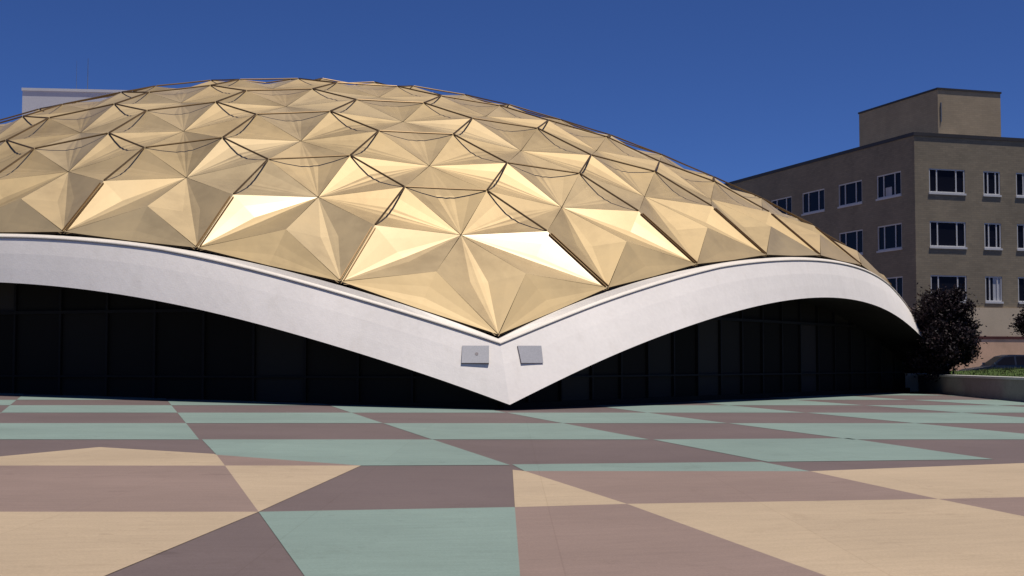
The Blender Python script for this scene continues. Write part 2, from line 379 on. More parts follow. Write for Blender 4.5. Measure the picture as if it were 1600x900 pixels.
# ------------------------------------------------------------------ rim beam
TOPF = [0.2833,0.5272,-0.6833,0.1588,0.3519,-1.0104]; BOTF = [1.7441,0.1033,-0.4168,0.9115,0.1584,-0.6136]
def offs(x, k): return max(.06, x[3]+x[4]*k+x[5]*k*k), x[0]+x[1]*k+x[2]*k*k
RIM_N = 64
def rim_pt(s, c, o, h):
    q = dome_pt(s, 8, c); rad = q[:2]/np.linalg.norm(q[:2])
    return np.array([q[0]+rad[0]*o, q[1]+rad[1]*o, q[2]-h])
corner = [dome_pt(s, 8, 0) for s in range(5)]
V = []; F = []; Mi = []; LV = []; LF = []; LM = []
rings = []; lrings = []; wall_top = []; wall_base = []
for s in range(5):
    for i in range(RIM_N):
        c = 8*i/RIM_N; k = 4*(c/8)*(1-c/8)
        oT, hT = offs(TOPF, k); oB, hB = offs(BOTF, k)
        oT = max(oT, .14); hT = max(hT, .26); oB = max(oB, oT+.25)
        sec = [(-.45, .34), (oT-.07, hT-.07), (oT-.05, hT-.03), (oT, hT), ((oT*2+oB)/3+.02, (hT*2+hB)/3), ((oT+2*oB)/3+.015, (hT+2*hB)/3), (oB, hB), (oB-.22, hB+.02)]
        # wall foot on the chord between the corner nodes
        a, b = corner[s], corner[(s+1) % 5]; q = dome_pt(s, 8, c); ch = b-a; tt = ((q-a)[:2] @ ch[:2])/(ch[:2] @ ch[:2]); foot = a[:2]+ch[:2]*tt
        z_soff = q[2]-hB+.12
        ring = [rim_pt(s, c, *p) for p in sec]; ring.append(np.array([foot[0], foot[1], z_soff])); ring.append(np.array([foot[0]*.93, foot[1]*.93, z_soff+.3]))
        rings.append(ring)
        lrings.append([rim_pt(s, c, *p) for p in ((-.15, .09), (.02, .115), (oT*.55, hT-.13), (oT+.01, hT-.075), (oT+.02, hT-.05), (oT-.05, hT-.035))])
        wall_top.append(np.array([foot[0], foot[1], z_soff+.05])); wall_base.append(foot)
n = len(rings); K = len(rings[0])
for r_ in rings: V += r_
for i in range(n):
    j = (i+1) % n
    for k in range(K-1):
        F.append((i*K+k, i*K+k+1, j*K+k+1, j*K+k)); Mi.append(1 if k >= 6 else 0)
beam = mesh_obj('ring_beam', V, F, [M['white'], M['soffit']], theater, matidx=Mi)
K = len(lrings[0])
for r_ in lrings: LV += r_
for i in range(n):
    j = (i+1) % n
    for k in range(K-1): LF.append((i*K+k, i*K+k+1, j*K+k+1, j*K+k))
mesh_obj('rim_flashing', LV, LF, M['ledge'], beam)
# plaques on the beam, either side of the near corner
def beam_face(s, c, t):
    k = 4*(c/8)*(1-c/8); oT, hT = offs(TOPF, k); oB, hB = offs(BOTF, k)
    return rim_pt(s, c, oT+(oB-oT)*t, hT+(hB-hT)*t)
PLAQUES = [[[-0.859,-26.222,1.588],[-0.201,-26.366,1.589],[-0.275,-26.61,1.157],[-0.943,-26.464,1.157]],[[0.555,-26.321,1.592],[1.241,-26.164,1.597],[1.203,-26.421,1.157],[0.577,-26.562,1.157]]]
for a, b, c, d in PLAQUES:
    a, b, c, d = map(np.array, (a, b, c, d)); nn = np.cross(b-a, d-a); nn /= np.linalg.norm(nn)
    if nn @ (CAM-a) < 0: nn = -nn
    if np.cross(b-a, d-a) @ nn < 0: a, b, c, d = d, c, b, a
    a, b, c, d = (x+nn*.032 for x in (a, b, c, d)); th = -nn*.07
    mb = MB(); mb.quad(a, b, c, d)
    for x, y in ((a, b), (b, c), (c, d), (d, a)): mb.quad(y, x, x+th, y+th, 1)
    pq = mb.build('plaque', [M['plaque'], M['plaque_edge']], beam)
    if a[0] < 0 or b[0] < 0:
        cc = a*.24+b*.24+c*.26+d*.26; e1 = (b-a)/np.linalg.norm(b-a); e2 = np.cross(nn, e1); cc = cc+e1*.03; mb = MB()
        mb.tube([cc-nn*.02, cc+nn*.006], .045, 10); mb.build('bolt', M['plaque_edge'], pq)

# ------------------------------------------------------------------ glass walls under the arches
def ground_z(x, y):
    d = (np.array([x, y])-CAM[:2]) @ np.array([-0.952343,0.30503])
    return max(0., 0.02215*d)
for s in range(5):
    mb = MB(); fr = MB(); rail = MB()
    a, b = corner[s][:2], corner[(s+1) % 5][:2]; ch = b-a; L = np.linalg.norm(ch); ch /= L; nout = np.array([ch[1], -ch[0]])
    tops = wall_top[s*RIM_N:(s+1)*RIM_N]+[wall_top[((s+1)*RIM_N) % n]]
    dists = [float((q[:2]-a) @ ch) for q in tops]; zs = [q[2] for q in tops]
    dists[-1] = L; dists[0] = 0
    zt = lambda d: float(np.interp(d, dists, zs))
    o3 = np.array([nout[0], nout[1], 0]); c3 = np.array([ch[0], ch[1], 0])
    bays = [0.]+list(np.arange(1.2, L-1, 1.52))+[L]
    for d0, d1 in zip(bays[:-1], bays[1:]):
        z0 = -.1
        for z1 in (2.58, 99):
            za, zb = min(zt(d0), z1), min(zt(d1), z1)
            if za <= z0 and zb <= z0: break
            xs = [x for x in dists if d0 < x < d1] if z1 > 9 or min(za, zb) < z1 else []
            pts = [np.array([*(a+ch*d0), z0]), np.array([*(a+ch*d1), z0]), np.array([*(a+ch*d1), max(zb, z0)])]
            pts += [np.array([*(a+ch*x), max(z0, min(zt(x), z1))]) for x in xs[::-1]]+[np.array([*(a+ch*d0), max(za, z0)])]
            mb.poly(pts); z0 = z1
    gw = mb.build('glass_wall', M['darkglass'], theater)
    if s not in (0, 4): continue
    for d in bays[1:-1]:
        fr = MB(); base = np.array([*(a+ch*d), -.1]); fr.box(base-c3*.035+o3*.10, c3*.07, -o3*.096, (0, 0, zt(d)+.1)); fr.build('mullion', M['mullion'], gw)
    for zz, hh, dp in ((.78, .05, .13), (2.55, .09, .12)):
        lo = next((x for x in np.arange(0.4, L/2, .1) if zt(x) > zz+.1), L/2)
        base = np.array([*(a+ch*lo), zz]); rail = MB(); rail.box(base+o3*dp, c3*(L-2*lo), -o3*(dp-.005), (0, 0, hh)); rail.build('transom', M['mullion'], gw)
    # base plinth
    pl = MB(); base = np.array([*a, -.1]); pl.box(base+o3*.16, c3*L, -o3*.15, (0, 0, .26)); pl.build('plinth', M['soffit'], gw)

# ------------------------------------------------------------------ plaza
PL = {"teal":[[[-25.134,-41.34,0.436],[-23.411,-41.203,0.401],[-23.802,-37.869,0.432],[-25.561,-38.176,0.467]],[[-21.506,-41.05,0.362],[-19.388,-40.881,0.318],[-19.673,-37.148,0.35],[-21.851,-37.528,0.393]],[[-17.019,-40.691,0.27],[-14.352,-40.478,0.215],[-14.46,-36.238,0.246],[-17.227,-36.721,0.301]],[[-11.521,-40.251,0.157],[-8.542,-40.013,0.095],[-8.321,-35.166,0.124],[-11.491,-35.719,0.187]],[[-5.142,-39.74,0.026],[-3.898,-39.641,-0.0],[-2.118,-34.083,-0.0],[-4.721,-34.537,0.052]],[[-3.898,-39.641,0.0],[-1.889,-40.287,0.0],[-1.149,-34.394,0.0],[-2.118,-34.083,0.0]],[[1.026,-41.225,0.0],[4.367,-42.301,0.0],[5.323,-36.477,0.0],[1.882,-35.37,0.0]],[[7.65,-43.357,0.0],[10.876,-44.395,0.0],[12.017,-38.631,0.0],[8.705,-37.566,0.0]],[[14.102,-45.433,0.0],[17.328,-46.471,0.0],[18.617,-40.755,0.0],[15.317,-39.693,0.0]],[[20.553,-47.509,0.0],[23.779,-48.547,0.0],[25.18,-42.867,0.0],[21.905,-41.813,0.0]],[[-27.154,-38.454,0.499],[-25.561,-38.176,0.467],[-25.954,-35.26,0.495],[-27.572,-35.687,0.526]],[[-23.802,-37.869,0.432],[-21.851,-37.528,0.393],[-22.171,-34.262,0.422],[-24.164,-34.787,0.46]],[[-19.673,-37.148,0.35],[-17.227,-36.721,0.301],[-17.422,-33.009,0.33],[-19.939,-33.673,0.379]],[[-14.46,-36.238,0.246],[-11.491,-35.719,0.187],[-11.462,-31.436,0.215],[-14.562,-32.254,0.275]],[[-8.321,-35.166,0.124],[-4.721,-34.537,0.052],[-4.317,-29.55,0.077],[-8.111,-30.551,0.15]],[[-0.329,-28.498,-0.0],[-0.423,-28.523,0.002],[-0.462,-28.914,-0.0]],[[-1.149,-34.394,0.0],[1.882,-35.37,0.0],[2.743,-29.486,0.0],[-0.329,-28.498,0.0],[-0.462,-28.914,0.0]],[[5.323,-36.477,0.0],[8.705,-37.566,0.0],[9.766,-31.746,0.0],[6.284,-30.626,0.0]],[[12.017,-38.631,0.0],[15.317,-39.693,0.0],[16.538,-33.926,0.0],[13.164,-32.84,0.0]],[[18.617,-40.755,0.0],[21.905,-41.813,0.0],[23.262,-36.09,0.0],[19.912,-35.012,0.0]],[[25.18,-42.867,0.0],[28.456,-43.922,0.0],[29.914,-38.23,0.0],[26.588,-37.16,0.0]],[[-25.954,-35.26,0.495],[-24.164,-34.787,0.46],[-24.501,-31.917,0.487],[-26.32,-32.551,0.521]],[[-22.171,-34.262,0.422],[-19.939,-33.673,0.379],[-20.188,-30.413,0.406],[-22.47,-31.209,0.449]],[[-17.422,-33.009,0.33],[-14.562,-32.254,0.275],[-14.659,-28.485,0.302],[-17.606,-29.512,0.358]],[[-11.462,-31.436,0.215],[-8.111,-30.551,0.15],[-7.91,-26.131,0.176],[-11.435,-27.36,0.242]],[[-4.317,-29.55,0.077],[-0.423,-28.523,0.002],[0.101,-23.338,0.026],[-3.927,-24.743,0.101]],[[2.743,-29.486,0.0],[6.284,-30.626,0.0],[7.254,-24.717,0.0],[3.612,-23.545,0.0]],[[9.766,-31.746,0.0],[13.164,-32.84,0.0],[14.322,-26.991,0.0],[10.836,-25.869,0.0]],[[16.538,-33.926,0.0],[19.912,-35.012,0.0],[21.22,-29.211,0.0],[17.771,-28.101,0.0]],[[23.262,-36.09,0.0],[26.588,-37.16,0.0],[28.01,-31.396,0.0],[24.633,-30.309,0.0]],[[-27.959,-33.123,0.552],[-26.32,-32.551,0.521],[-26.656,-30.061,0.545],[-28.314,-30.771,0.575]],[[-24.501,-31.917,0.487],[-22.47,-31.209,0.449],[-22.747,-28.386,0.474],[-24.812,-29.271,0.511]],[[-20.188,-30.413,0.406],[-17.606,-29.512,0.358],[-17.777,-26.257,0.383],[-20.42,-27.389,0.431]],[[-14.659,-28.485,0.302],[-11.435,-27.36,0.242],[-11.409,-23.529,0.267],[-14.749,-24.96,0.328]],[[-7.91,-26.131,0.176],[-3.927,-24.743,0.101],[-3.556,-20.166,0.124],[-7.719,-21.949,0.2]],[[0.101,-23.338,0.026],[1.478,-22.858,0.0],[3.278,-17.238,0.0],[0.601,-18.385,0.049]],[[1.478,-22.858,0.0],[3.612,-23.545,0.0],[4.478,-17.624,0.0],[3.278,-17.238,0.0]],[[7.254,-24.717,0.0],[10.836,-25.869,0.0],[11.903,-20.014,0.0],[8.221,-18.829,0.0]],[[14.322,-26.991,0.0],[17.771,-28.101,0.0],[18.999,-22.297,0.0],[15.475,-21.163,0.0]],[[21.22,-29.211,0.0],[24.633,-30.309,0.0],[25.999,-24.55,0.0],[22.523,-23.431,0.0]],[[28.01,-31.396,0.0],[31.387,-32.483,0.0],[32.854,-26.756,0.0],[29.427,-25.653,0.0]],[[-26.656,-30.061,0.545],[-24.812,-29.271,0.511],[-25.118,-26.657,0.535],[-26.987,-27.607,0.568]],[[-22.747,-28.386,0.474],[-20.42,-27.389,0.431],[-20.649,-24.384,0.456],[-23.021,-25.59,0.498]],[[-17.777,-26.257,0.383],[-14.749,-24.96,0.328],[-14.84,-21.43,0.354],[-17.947,-23.01,0.409]],[[-11.409,-23.529,0.267],[-7.719,-21.949,0.2],[-7.526,-17.712,0.225],[-11.383,-19.673,0.293]],[[-3.556,-20.166,0.124],[0.601,-18.385,0.049],[1.113,-13.319,0.072],[-3.179,-15.501,0.148]],[[4.478,-17.624,0.0],[8.221,-18.829,0.0],[9.252,-12.546,0.0],[5.402,-11.307,0.0]],[[11.903,-20.014,0.0],[15.475,-21.163,0.0],[16.706,-14.945,0.0],[13.041,-13.765,0.0]],[[18.999,-22.297,0.0],[22.523,-23.431,0.0],[23.914,-17.264,0.0],[20.31,-16.105,0.0]],[[25.999,-24.55,0.0],[29.427,-25.653,0.0],[30.938,-19.525,0.0],[27.457,-18.404,0.0]],[[-28.663,-28.459,0.598],[-26.987,-27.607,0.568],[-27.313,-25.195,0.592],[-29.005,-26.192,0.62]],[[-25.118,-26.657,0.535],[-23.021,-25.59,0.498],[-23.291,-22.827,0.523],[-25.421,-24.081,0.559]],[[-20.649,-24.384,0.456],[-17.947,-23.01,0.409],[-18.117,-19.78,0.434],[-20.877,-21.406,0.481]],[[-14.84,-21.43,0.354],[-11.383,-19.673,0.293],[-11.357,-15.8,0.318],[-14.93,-17.904,0.38]],[[-7.526,-17.712,0.225],[-3.179,-15.501,0.148],[-2.794,-10.758,0.172],[-7.331,-13.429,0.25]],[[1.113,-13.319,0.072],[5.198,-11.242,0.0],[5.59,-10.018,0.0],[6.098,-5.522,0.02],[1.635,-8.15,0.096]],[[5.198,-11.242,0.0],[5.402,-11.307,0.0],[5.59,-10.018,0.0]],[[9.252,-12.546,0.0],[13.041,-13.765,0.0],[14.255,-7.101,0.0],[10.353,-5.845,0.0]],[[16.706,-14.945,0.0],[20.31,-16.105,0.0],[21.709,-9.499,0.0],[18.019,-8.312,0.0]],[[23.914,-17.264,0.0],[27.457,-18.404,0.0],[29.012,-11.849,0.0],[25.398,-10.686,0.0]],[[30.938,-19.525,0.0],[34.42,-20.645,0.0],[36.09,-14.127,0.0],[32.551,-12.988,0.0]],[[-27.313,-25.195,0.592],[-25.421,-24.081,0.559],[-25.72,-21.536,0.583],[-27.634,-22.818,0.614]],[[-23.291,-22.827,0.523],[-20.877,-21.406,0.481],[-21.103,-18.445,0.506],[-23.56,-20.09,0.547]],[[-18.117,-19.78,0.434],[-14.93,-17.904,0.38],[-15.02,-14.371,0.405],[-18.286,-16.558,0.459]],[[-11.357,-15.8,0.318],[-7.331,-13.429,0.25],[-7.133,-9.09,0.275],[-11.331,-11.901,0.344]],[[-2.794,-10.758,0.172],[1.635,-8.15,0.096],[2.169,-2.86,0.121],[-2.403,-5.922,0.196]],[[6.098,-5.522,0.02],[7.247,-4.845,0.0],[9.443,2.011,0.0],[6.745,0.204,0.045]],[[7.247,-4.845,0.0],[10.353,-5.845,0.0],[11.532,1.339,0.0],[9.443,2.011,0.0]],[[14.255,-7.101,0.0],[18.019,-8.312,0.0],[19.427,-1.202,0.0],[15.557,0.043,0.0]],[[21.709,-9.499,0.0],[25.398,-10.686,0.0],[26.988,-3.635,0.0],[23.207,-2.419,0.0]],[[29.012,-11.849,0.0],[32.551,-12.988,0.0],[34.279,-5.981,0.0],[30.678,-4.823,0.0]],[[-29.342,-23.962,0.643],[-27.634,-22.818,0.614],[-27.942,-20.534,0.636],[-29.665,-21.824,0.664]],[[-25.72,-21.536,0.583],[-23.56,-20.09,0.547],[-23.819,-17.446,0.57],[-26.007,-19.085,0.605]],[[-21.103,-18.445,0.506],[-18.286,-16.558,0.459],[-18.45,-13.426,0.484],[-21.323,-15.577,0.53]],[[-15.02,-14.371,0.405],[-11.331,-11.901,0.344],[-11.305,-8.075,0.37],[-15.109,-10.923,0.431]],[[-7.133,-9.09,0.275],[-2.403,-5.922,0.196],[-2.013,-1.116,0.221],[-6.938,-4.804,0.299]],[[2.169,-2.86,0.121],[6.745,0.204,0.045],[7.392,5.927,0.07],[2.701,2.414,0.145]],[[11.532,1.339,0.0],[15.557,0.043,0.0],[16.918,7.517,0.0],[12.766,8.853,0.0]],[[19.427,-1.202,0.0],[23.207,-2.419,0.0],[24.775,4.988,0.0],[20.899,6.236,0.0]],[[26.988,-3.635,0.0],[30.678,-4.823,0.0],[32.422,2.528,0.0],[28.651,3.741,0.0]],[[34.279,-5.981,0.0],[37.88,-7.14,0.0],[39.752,0.169,0.0],[36.087,1.348,0.0]],[[-8.505,-40.01,0.095],[-5.132,-39.74,0.025],[-5.532,-44.744,-0.0],[-7.258,-44.815,0.036],[-8.626,-43.117,0.076]],[[-5.532,-44.744,0.0],[-5.532,-44.744,0.0],[-5.532,-44.744,0.0]],[[-8.961,-49.318,0.041],[-6.955,-49.186,-0.0],[-8.586,-54.279,-0.0],[-9.232,-54.149,0.014]],[[-6.955,-49.186,0.0],[-6.917,-49.192,0.0],[-8.528,-54.298,0.0],[-8.586,-54.279,0.0]],[[-5.481,-44.655,0.0],[-2.582,-45.151,0.0],[-2.775,-46.602,0.0],[-5.657,-45.646,0.0]],[[-1.843,-40.302,0.0],[1.164,-40.886,0.0],[0.276,-45.611,0.0],[-2.51,-45.174,0.0]],[[-14.352,-40.478,0.215],[-11.521,-40.251,0.157],[-11.551,-44.755,0.127],[-14.243,-44.717,0.184]],[[-19.388,-40.881,0.318],[-17.019,-40.691,0.27],[-16.81,-44.681,0.238],[-19.1,-44.649,0.287]],[[-23.411,-41.203,0.401],[-21.506,-41.05,0.362],[-21.156,-44.62,0.33],[-23.013,-44.594,0.37]]],"tan":[[[-11.845,-44.751,0.133],[-9.915,-41.757,0.113],[-8.644,-42.974,0.078],[-8.626,-43.117,0.076],[-8.713,-44.795,0.067]],[[-8.713,-44.795,0.067],[-7.258,-44.815,0.036],[-8.961,-49.318,0.041]],[[-11.577,-49.046,0.098],[-8.961,-49.318,0.041],[-10.766,-53.841,0.049],[-11.606,-53.673,0.068]],[[-14.243,-44.717,0.184],[-11.55,-44.755,0.127],[-11.577,-49.046,0.098],[-14.135,-48.78,0.154]],[[-5.725,-45.435,0.0],[-5.657,-45.646,0.0],[-5.969,-49.229,0.0],[-6.917,-49.192,0.0]],[[-2.775,-46.602,0.0],[0.195,-46.266,0.0],[3.361,-45.865,0.0],[-0.523,-49.811,0.0],[-2.505,-49.729,0.0],[-3.306,-49.65,0.0]],[[-5.969,-49.229,0.0],[-3.306,-49.65,0.0],[-3.499,-51.004,0.0],[-3.795,-53.134,0.0],[-5.804,-55.175,0.0],[-6.591,-54.921,0.0],[-6.445,-53.2,0.0]]],"pink":[[[-8.626,-43.117,0.076],[-7.258,-44.815,0.036],[-8.713,-44.795,0.067]],[[-11.55,-44.755,0.127],[-8.713,-44.795,0.067],[-8.961,-49.318,0.041],[-11.577,-49.046,0.098]],[[-14.135,-48.78,0.154],[-11.577,-49.046,0.098],[-11.606,-53.673,0.068],[-13.747,-53.243,0.116]],[[-6.917,-49.192,0.0],[-5.969,-49.229,0.0],[-6.445,-53.2,0.0],[-6.591,-54.921,0.0],[-8.528,-54.298,0.0]],[[-5.657,-45.646,0.0],[-2.775,-46.602,0.0],[-3.306,-49.65,0.0],[-5.969,-49.229,0.0]],[[-3.306,-49.65,0.0],[-2.505,-49.729,0.0],[-0.523,-49.811,0.0],[-3.795,-53.134,0.0],[-3.499,-51.004,0.0]]]}
LEFT = np.array([-0.952343,0.30503]); FOLD = np.array([0.30503,0.952343])
def sheet(polys_by_mat, name, mats, dz):
    mb = MB()
    for mi, polys in enumerate(polys_by_mat):
        for P in polys:
            pts = [np.array([p[0], p[1], p[2]+dz]) for p in P]
            g = np.zeros(3)
            for i in range(1, len(pts)-1): g += np.cross(pts[i]-pts[0], pts[i+1]-pts[0])
            mb.poly(pts if g[2] > 0 else pts[::-1], mi)
    return mb.build(name, mats)
def gp(along, left):
    xy = CAM[:2]+FOLD*along+LEFT*left
    return [xy[0], xy[1], max(0, 0.02215*left)]
tag(sheet([[[gp(-30, 0), gp(-30, 70), gp(120, 70), gp(120, 0)], [gp(-30, 0), gp(120, 0), gp(120, -32), gp(-30, -32)]]], 'plaza', [M['p_dark']], 0.), kind='structure')
tag(sheet([PL['teal'], PL['tan'], PL['pink']], 'plaza_paving', [M['p_teal'], M['p_tan'], M['p_pink']], .004), kind='structure')
g = 1500
tag(mesh_obj('ground', [(-g, -g, -.15), (g, -g, -.15), (g, g, -.15), (-g, g, -.15)], [(0, 1, 2, 3)], M['concrete']), kind='structure')
# street in front of the brick building
tag(mesh_obj('street', [(33, -200, -.0), (200, -200, -.0), (200, 17.5, -.0), (33, 17.5, -.0)], [(0, 1, 2, 3)], M['asphalt']), kind='structure')

# ------------------------------------------------------------------ planter wall, bank and grass
PF = np.array([23.513, -9.657]); PD = np.array([17.366, -24.240])-PF; PLEN = np.linalg.norm(PD); PD /= PLEN; PR = np.array([-PD[1], PD[0]])
p3 = lambda xy, z=0.: np.array([xy[0], xy[1], z])
pw = empty('planter_wall', (PF[0], PF[1], 0))
tag(pw, 'low grey concrete planter wall with pale cap at the right edge of the plaza', 'planter wall')
mb = MB(); d3 = p3(PD); r3 = p3(PR)
PH = .66
o = p3(PF); mb.box(o, d3*(PLEN+8), r3*.42, (0, 0, PH)); mb.build('wall', M['planter'], pw)
mb = MB(); mb.box(p3(PF-PR*.04+PD*.0, PH+.002), d3*(PLEN+8), r3*.50, (0, 0, .075)); mb.build('cap', M['cap'], pw)
mb = MB(); mb.box(p3(PF-PR*.62-PD*.5), d3*.5-d3*.004, r3*1.0, (0, 0, PH+.10)); mb.build('end_pier', M['cap'], pw)
# planted bank behind the wall
bv = []; bf = []; NX, NY = 26, 40
def bank_z(a, b):   # a along wall from far end, b away from wall
    t = min(b/9., 1); z = .60+.40*sin(t*pi/2)
    if b > 14: z -= (b-14)*.2
    return z+.05*sin(a*1.7+b)*cos(b*1.3)
for i in range(NY+1):
    for j in range(NX+1):
        a = -7+i*(PLEN+16)/NY; b = .42+j*19/NX; xy = PF+PD*a+PR*b; bv.append(p3(xy, max(-.14, bank_z(a, b))))
for i in range(NY):
    for j in range(NX): bf.append((i*(NX+1)+j, (i+1)*(NX+1)+j, (i+1)*(NX+1)+j+1, i*(NX+1)+j+1))
tag(mesh_obj('grass_bank', bv, bf, M['grass'], smooth=True), kind='structure')
mb = MB()
for _ in range(7000):
    a = random.uniform(-7, PLEN+4); b = random.uniform(.5, 13); xy = PF+PD*a+PR*b; z = bank_z(a, b); th = random.uniform(0, pi); h = random.uniform(.05, .13)
    w = np.array([cos(th), sin(th), 0])*.02; ln = np.array([random.uniform(-.05, .05), random.uniform(-.05, .05), h]); q = p3(xy, z-.01)
    mb.poly([q-w, q+w, q+ln])
tag(mb.build('grass', M['blade']), 'short green grass on the bank behind the planter wall', 'grass', kind='stuff')

# ------------------------------------------------------------------ trees
def tree(name, label, base, crown_c, rx, rz, seed, nleaf):
    rd = random.Random(seed); t = empty(name, tuple(base)); tag(t, label, 'tree', 'purple leaved trees by the brick building')
    base = np.array(base); cc = np.array(crown_c); mb = MB()
    top = cc+np.array([0, 0, rz*.4])
    mb.tube([base, base*.6+cc*.4+np.array([.05, .03, -.1]), cc*.7+base*.3, top], [.13, .10, .08, .03], 8)
    tips = []
    for k in range(11):
        an = k*2.4+rd.uniform(-.3, .3); el = rd.uniform(.1, 1.1); st = base*.45+cc*.55+(cc-base)*.05*k*.6
        en = cc+np.array([cos(an)*rx*.75*cos(el*.6), sin(an)*rx*.75*cos(el*.6), rz*(el-.55)*.9]); mid = (st+en)/2+np.array([0, 0, .12])
        mb.tube([st, mid, en], [.05, .032, .012], 6); tips.append(en)
    mb.build('trunk', M['bark'], t, True)
    lf = MB(); cl = []
    for _ in range(80):
        while True:
            q = np.array([rd.uniform(-1, 1) for _ in range(3)])
            r_ = np.linalg.norm(q)
            if .25 < r_ < 1: break
        q = q*(1+.18*rd.uniform(-1, 1)); tap = 1-.28*max(0, q[2]) ; cl.append((cc+np.array([q[0]*rx*tap, q[1]*rx*tap, q[2]*rz]), rd.uniform(.15, .36)*rx))
    for _ in range(nleaf):
        c0, rr = rd.choice(cl); q = np.array([rd.gauss(0, .5) for _ in range(3)])*rr+c0
        a = np.array([rd.gauss(0, 1) for _ in range(3)]); a /= np.linalg.norm(a); b = np.cross(a, [rd.gauss(0, 1) for _ in range(3)]); b /= np.linalg.norm(b)
        s_ = rd.uniform(.04, .085); lf.poly([q-a*s_, q+b*s_*.5, q+a*s_, q-b*s_*.5])
    lf.build('crown', M['leaf'], t)
    return t
tree('purple_tree', 'dark purple leaved tree between the white rim and the brick building', (22.89, -12.57, .55), (22.30, -13.0, 2.37), 1.30, 1.62, 3, 34000)
tree('purple_tree', 'dark leaved tree cut off by the right edge of the photo', (31.25, -8.03, .75), (31.2, -8.0, 2.95), 1.12, 1.12, 5, 20000)

# ------------------------------------------------------------------ brick building
BK = np.array([45.107, 22.378]); BH = 16.83; BW, BD = 34., 48.
bld = empty('brick_building', (BK[0], BK[1], 0))
tag(bld, 'brown brick office block with white framed windows and a penthouse on its roof', 'building')
def facade(mb, o, ud, nd, W, Z0, Z1, holes, mi=0, rev=.14):
    """wall in the plane through o, along ud, outward nd; holes (u0,u1,z0,z1)"""
    us = sorted({0, W, *[h[0] for h in holes], *[h[1] for h in holes]}); zs = sorted({Z0, Z1, *[h[2] for h in holes], *[h[3] for h in holes]})
    P = lambda u, z, d=0: np.array([o[0]+ud[0]*u-nd[0]*d, o[1]+ud[1]*u-nd[1]*d, z])
    flip = np.cross([ud[0], ud[1], 0], [0, 0, 1]) @ np.array([nd[0], nd[1], 0]) < 0
    def Q(a, b, c, d): mb.quad(*((d, c, b, a) if flip else (a, b, c, d)), mi)
    for i in range(len(us)-1):
        for j in range(len(zs)-1):
            um, zm = (us[i]+us[i+1])/2, (zs[j]+zs[j+1])/2
            if any(h[0] < um < h[1] and h[2] < zm < h[3] for h in holes): continue
            Q(P(us[i], zs[j]), P(us[i+1], zs[j]), P(us[i+1], zs[j+1]), P(us[i], zs[j+1]))
    for u0, u1, z0, z1 in holes:
        Q(P(u0, z0), P(u0, z0, rev), P(u0, z1, rev), P(u0, z1)) if False else None
        Q(P(u0, z0, rev), P(u0, z0), P(u0, z1), P(u0, z1, rev)) if False else None
        for (a, b) in (((u0, z0), (u0, z1)), ((u0, z1), (u1, z1)), ((u1, z1), (u1, z0)), ((u1, z0), (u0, z0))):
            Q(P(*a), P(*b), P(*b, rev), P(*a, rev))
def window(o, ud, nd, h, divs, parent, blind=None):
    u0, u1, z0, z1 = h; ud3 = np.array([ud[0], ud[1], 0]); nd3 = np.array([nd[0], nd[1], 0]); Z = np.array([0, 0, 1.])
    P = lambda u, z, d: np.array([o[0], o[1], 0])+ud3*u+Z*z-nd3*d
    fr = MB()
    def bar(ua, ub, za, zb, d0, d1):
        q = P(ua, za, d1)
        ex, ey, ez = ud3*(ub-ua), nd3*(d1-d0), Z*(zb-za)
        if np.cross(ex, ey) @ ez > 0: fr.box(q, ex, ey, ez)
        else: fr.box(q, ey, ex, ez)
    t = .085
    bar(u0+.002, u0+t, z0+.002, z1-.002, .03, .135); bar(u1-t, u1-.002, z0+.002, z1-.002, .03, .135)
    bar(u0+t, u1-t, z1-t, z1-.002, .03, .135); bar(u0+t, u1-t, z0+.002, z0+t, .03, .135)
    for d in divs: c = u0+(u1-u0)*d; bar(c-.045, c+.045, z0+t, z1-t, .045, .13)
    bar(u0-.06, u1+.06, z0-.13, z0-.003, -.07, -.004)          # projecting sill
    f = fr.build('window', M['frame'], parent)
    pn = MB(); pn.poly([P(u0+.01, z0+.01, .10), P(u1-.01, z0+.01, .10), P(u1-.01, z1-.01, .10), P(u0+.01, z1-.01, .10)])
    if np.cross(pn.v[1]-pn.v[0], pn.v[3]-pn.v[0]) @ nd3 < 0: pn.f = [pn.f[0][::-1]]
    pn.build('pane', M['pane'], f)
    if blind:
        ba, bb, bz0, bz1 = blind; b_ = MB(); w = u1-u0; hh = z1-z0
        b_.poly([P(u0+w*ba, z0+hh*bz0, .097), P(u0+w*bb, z0+hh*bz0, .097), P(u0+w*bb, z0+hh*bz1, .097), P(u0+w*ba, z0+hh*bz1, .097)])
        if np.cross(b_.v[1]-b_.v[0], b_.v[3]-b_.v[0]) @ nd3 < 0: b_.f = [b_.f[0][::-1]]
        b_.build('blind', M['blind'], f)
rowsz = [(5.49, 7.25), (9.22, 10.98), (12.96, 14.62)]
fw_us = [(1.15, 4.04), (5.56, 6.94), (8.27, 11.1), (12.5, 13.85), (15.2, 18.0), (19.5, 20.85), (22.2, 25.0), (26.5, 27.8)]
lw_us = [(1.64, 4.69), (6.63, 9.89), (11.93, 15.3), (17., 20.4), (22.1, 25.5), (27., 30.3), (32.2, 35.5), (37.4, 40.7)]
fh = [(a, b, z0, z1) for z0, z1 in rowsz for a, b in fw_us]; lh = [(a, b, z0, z1) for z0, z1 in rowsz for a, b in lw_us]
mb = MB()
facade(mb, BK, (1, 0), (0, -1), BW, 5.07, BH, fh); facade(mb, BK, (0, 1), (-1, 0), BD, 5.07, BH, lh)
mb.quad(np.array([BK[0]+BW, BK[1], 0]), np.array([BK[0]+BW, BK[1]+BD, 0]), np.array([BK[0]+BW, BK[1]+BD, BH]), np.array([BK[0]+BW, BK[1], BH]))
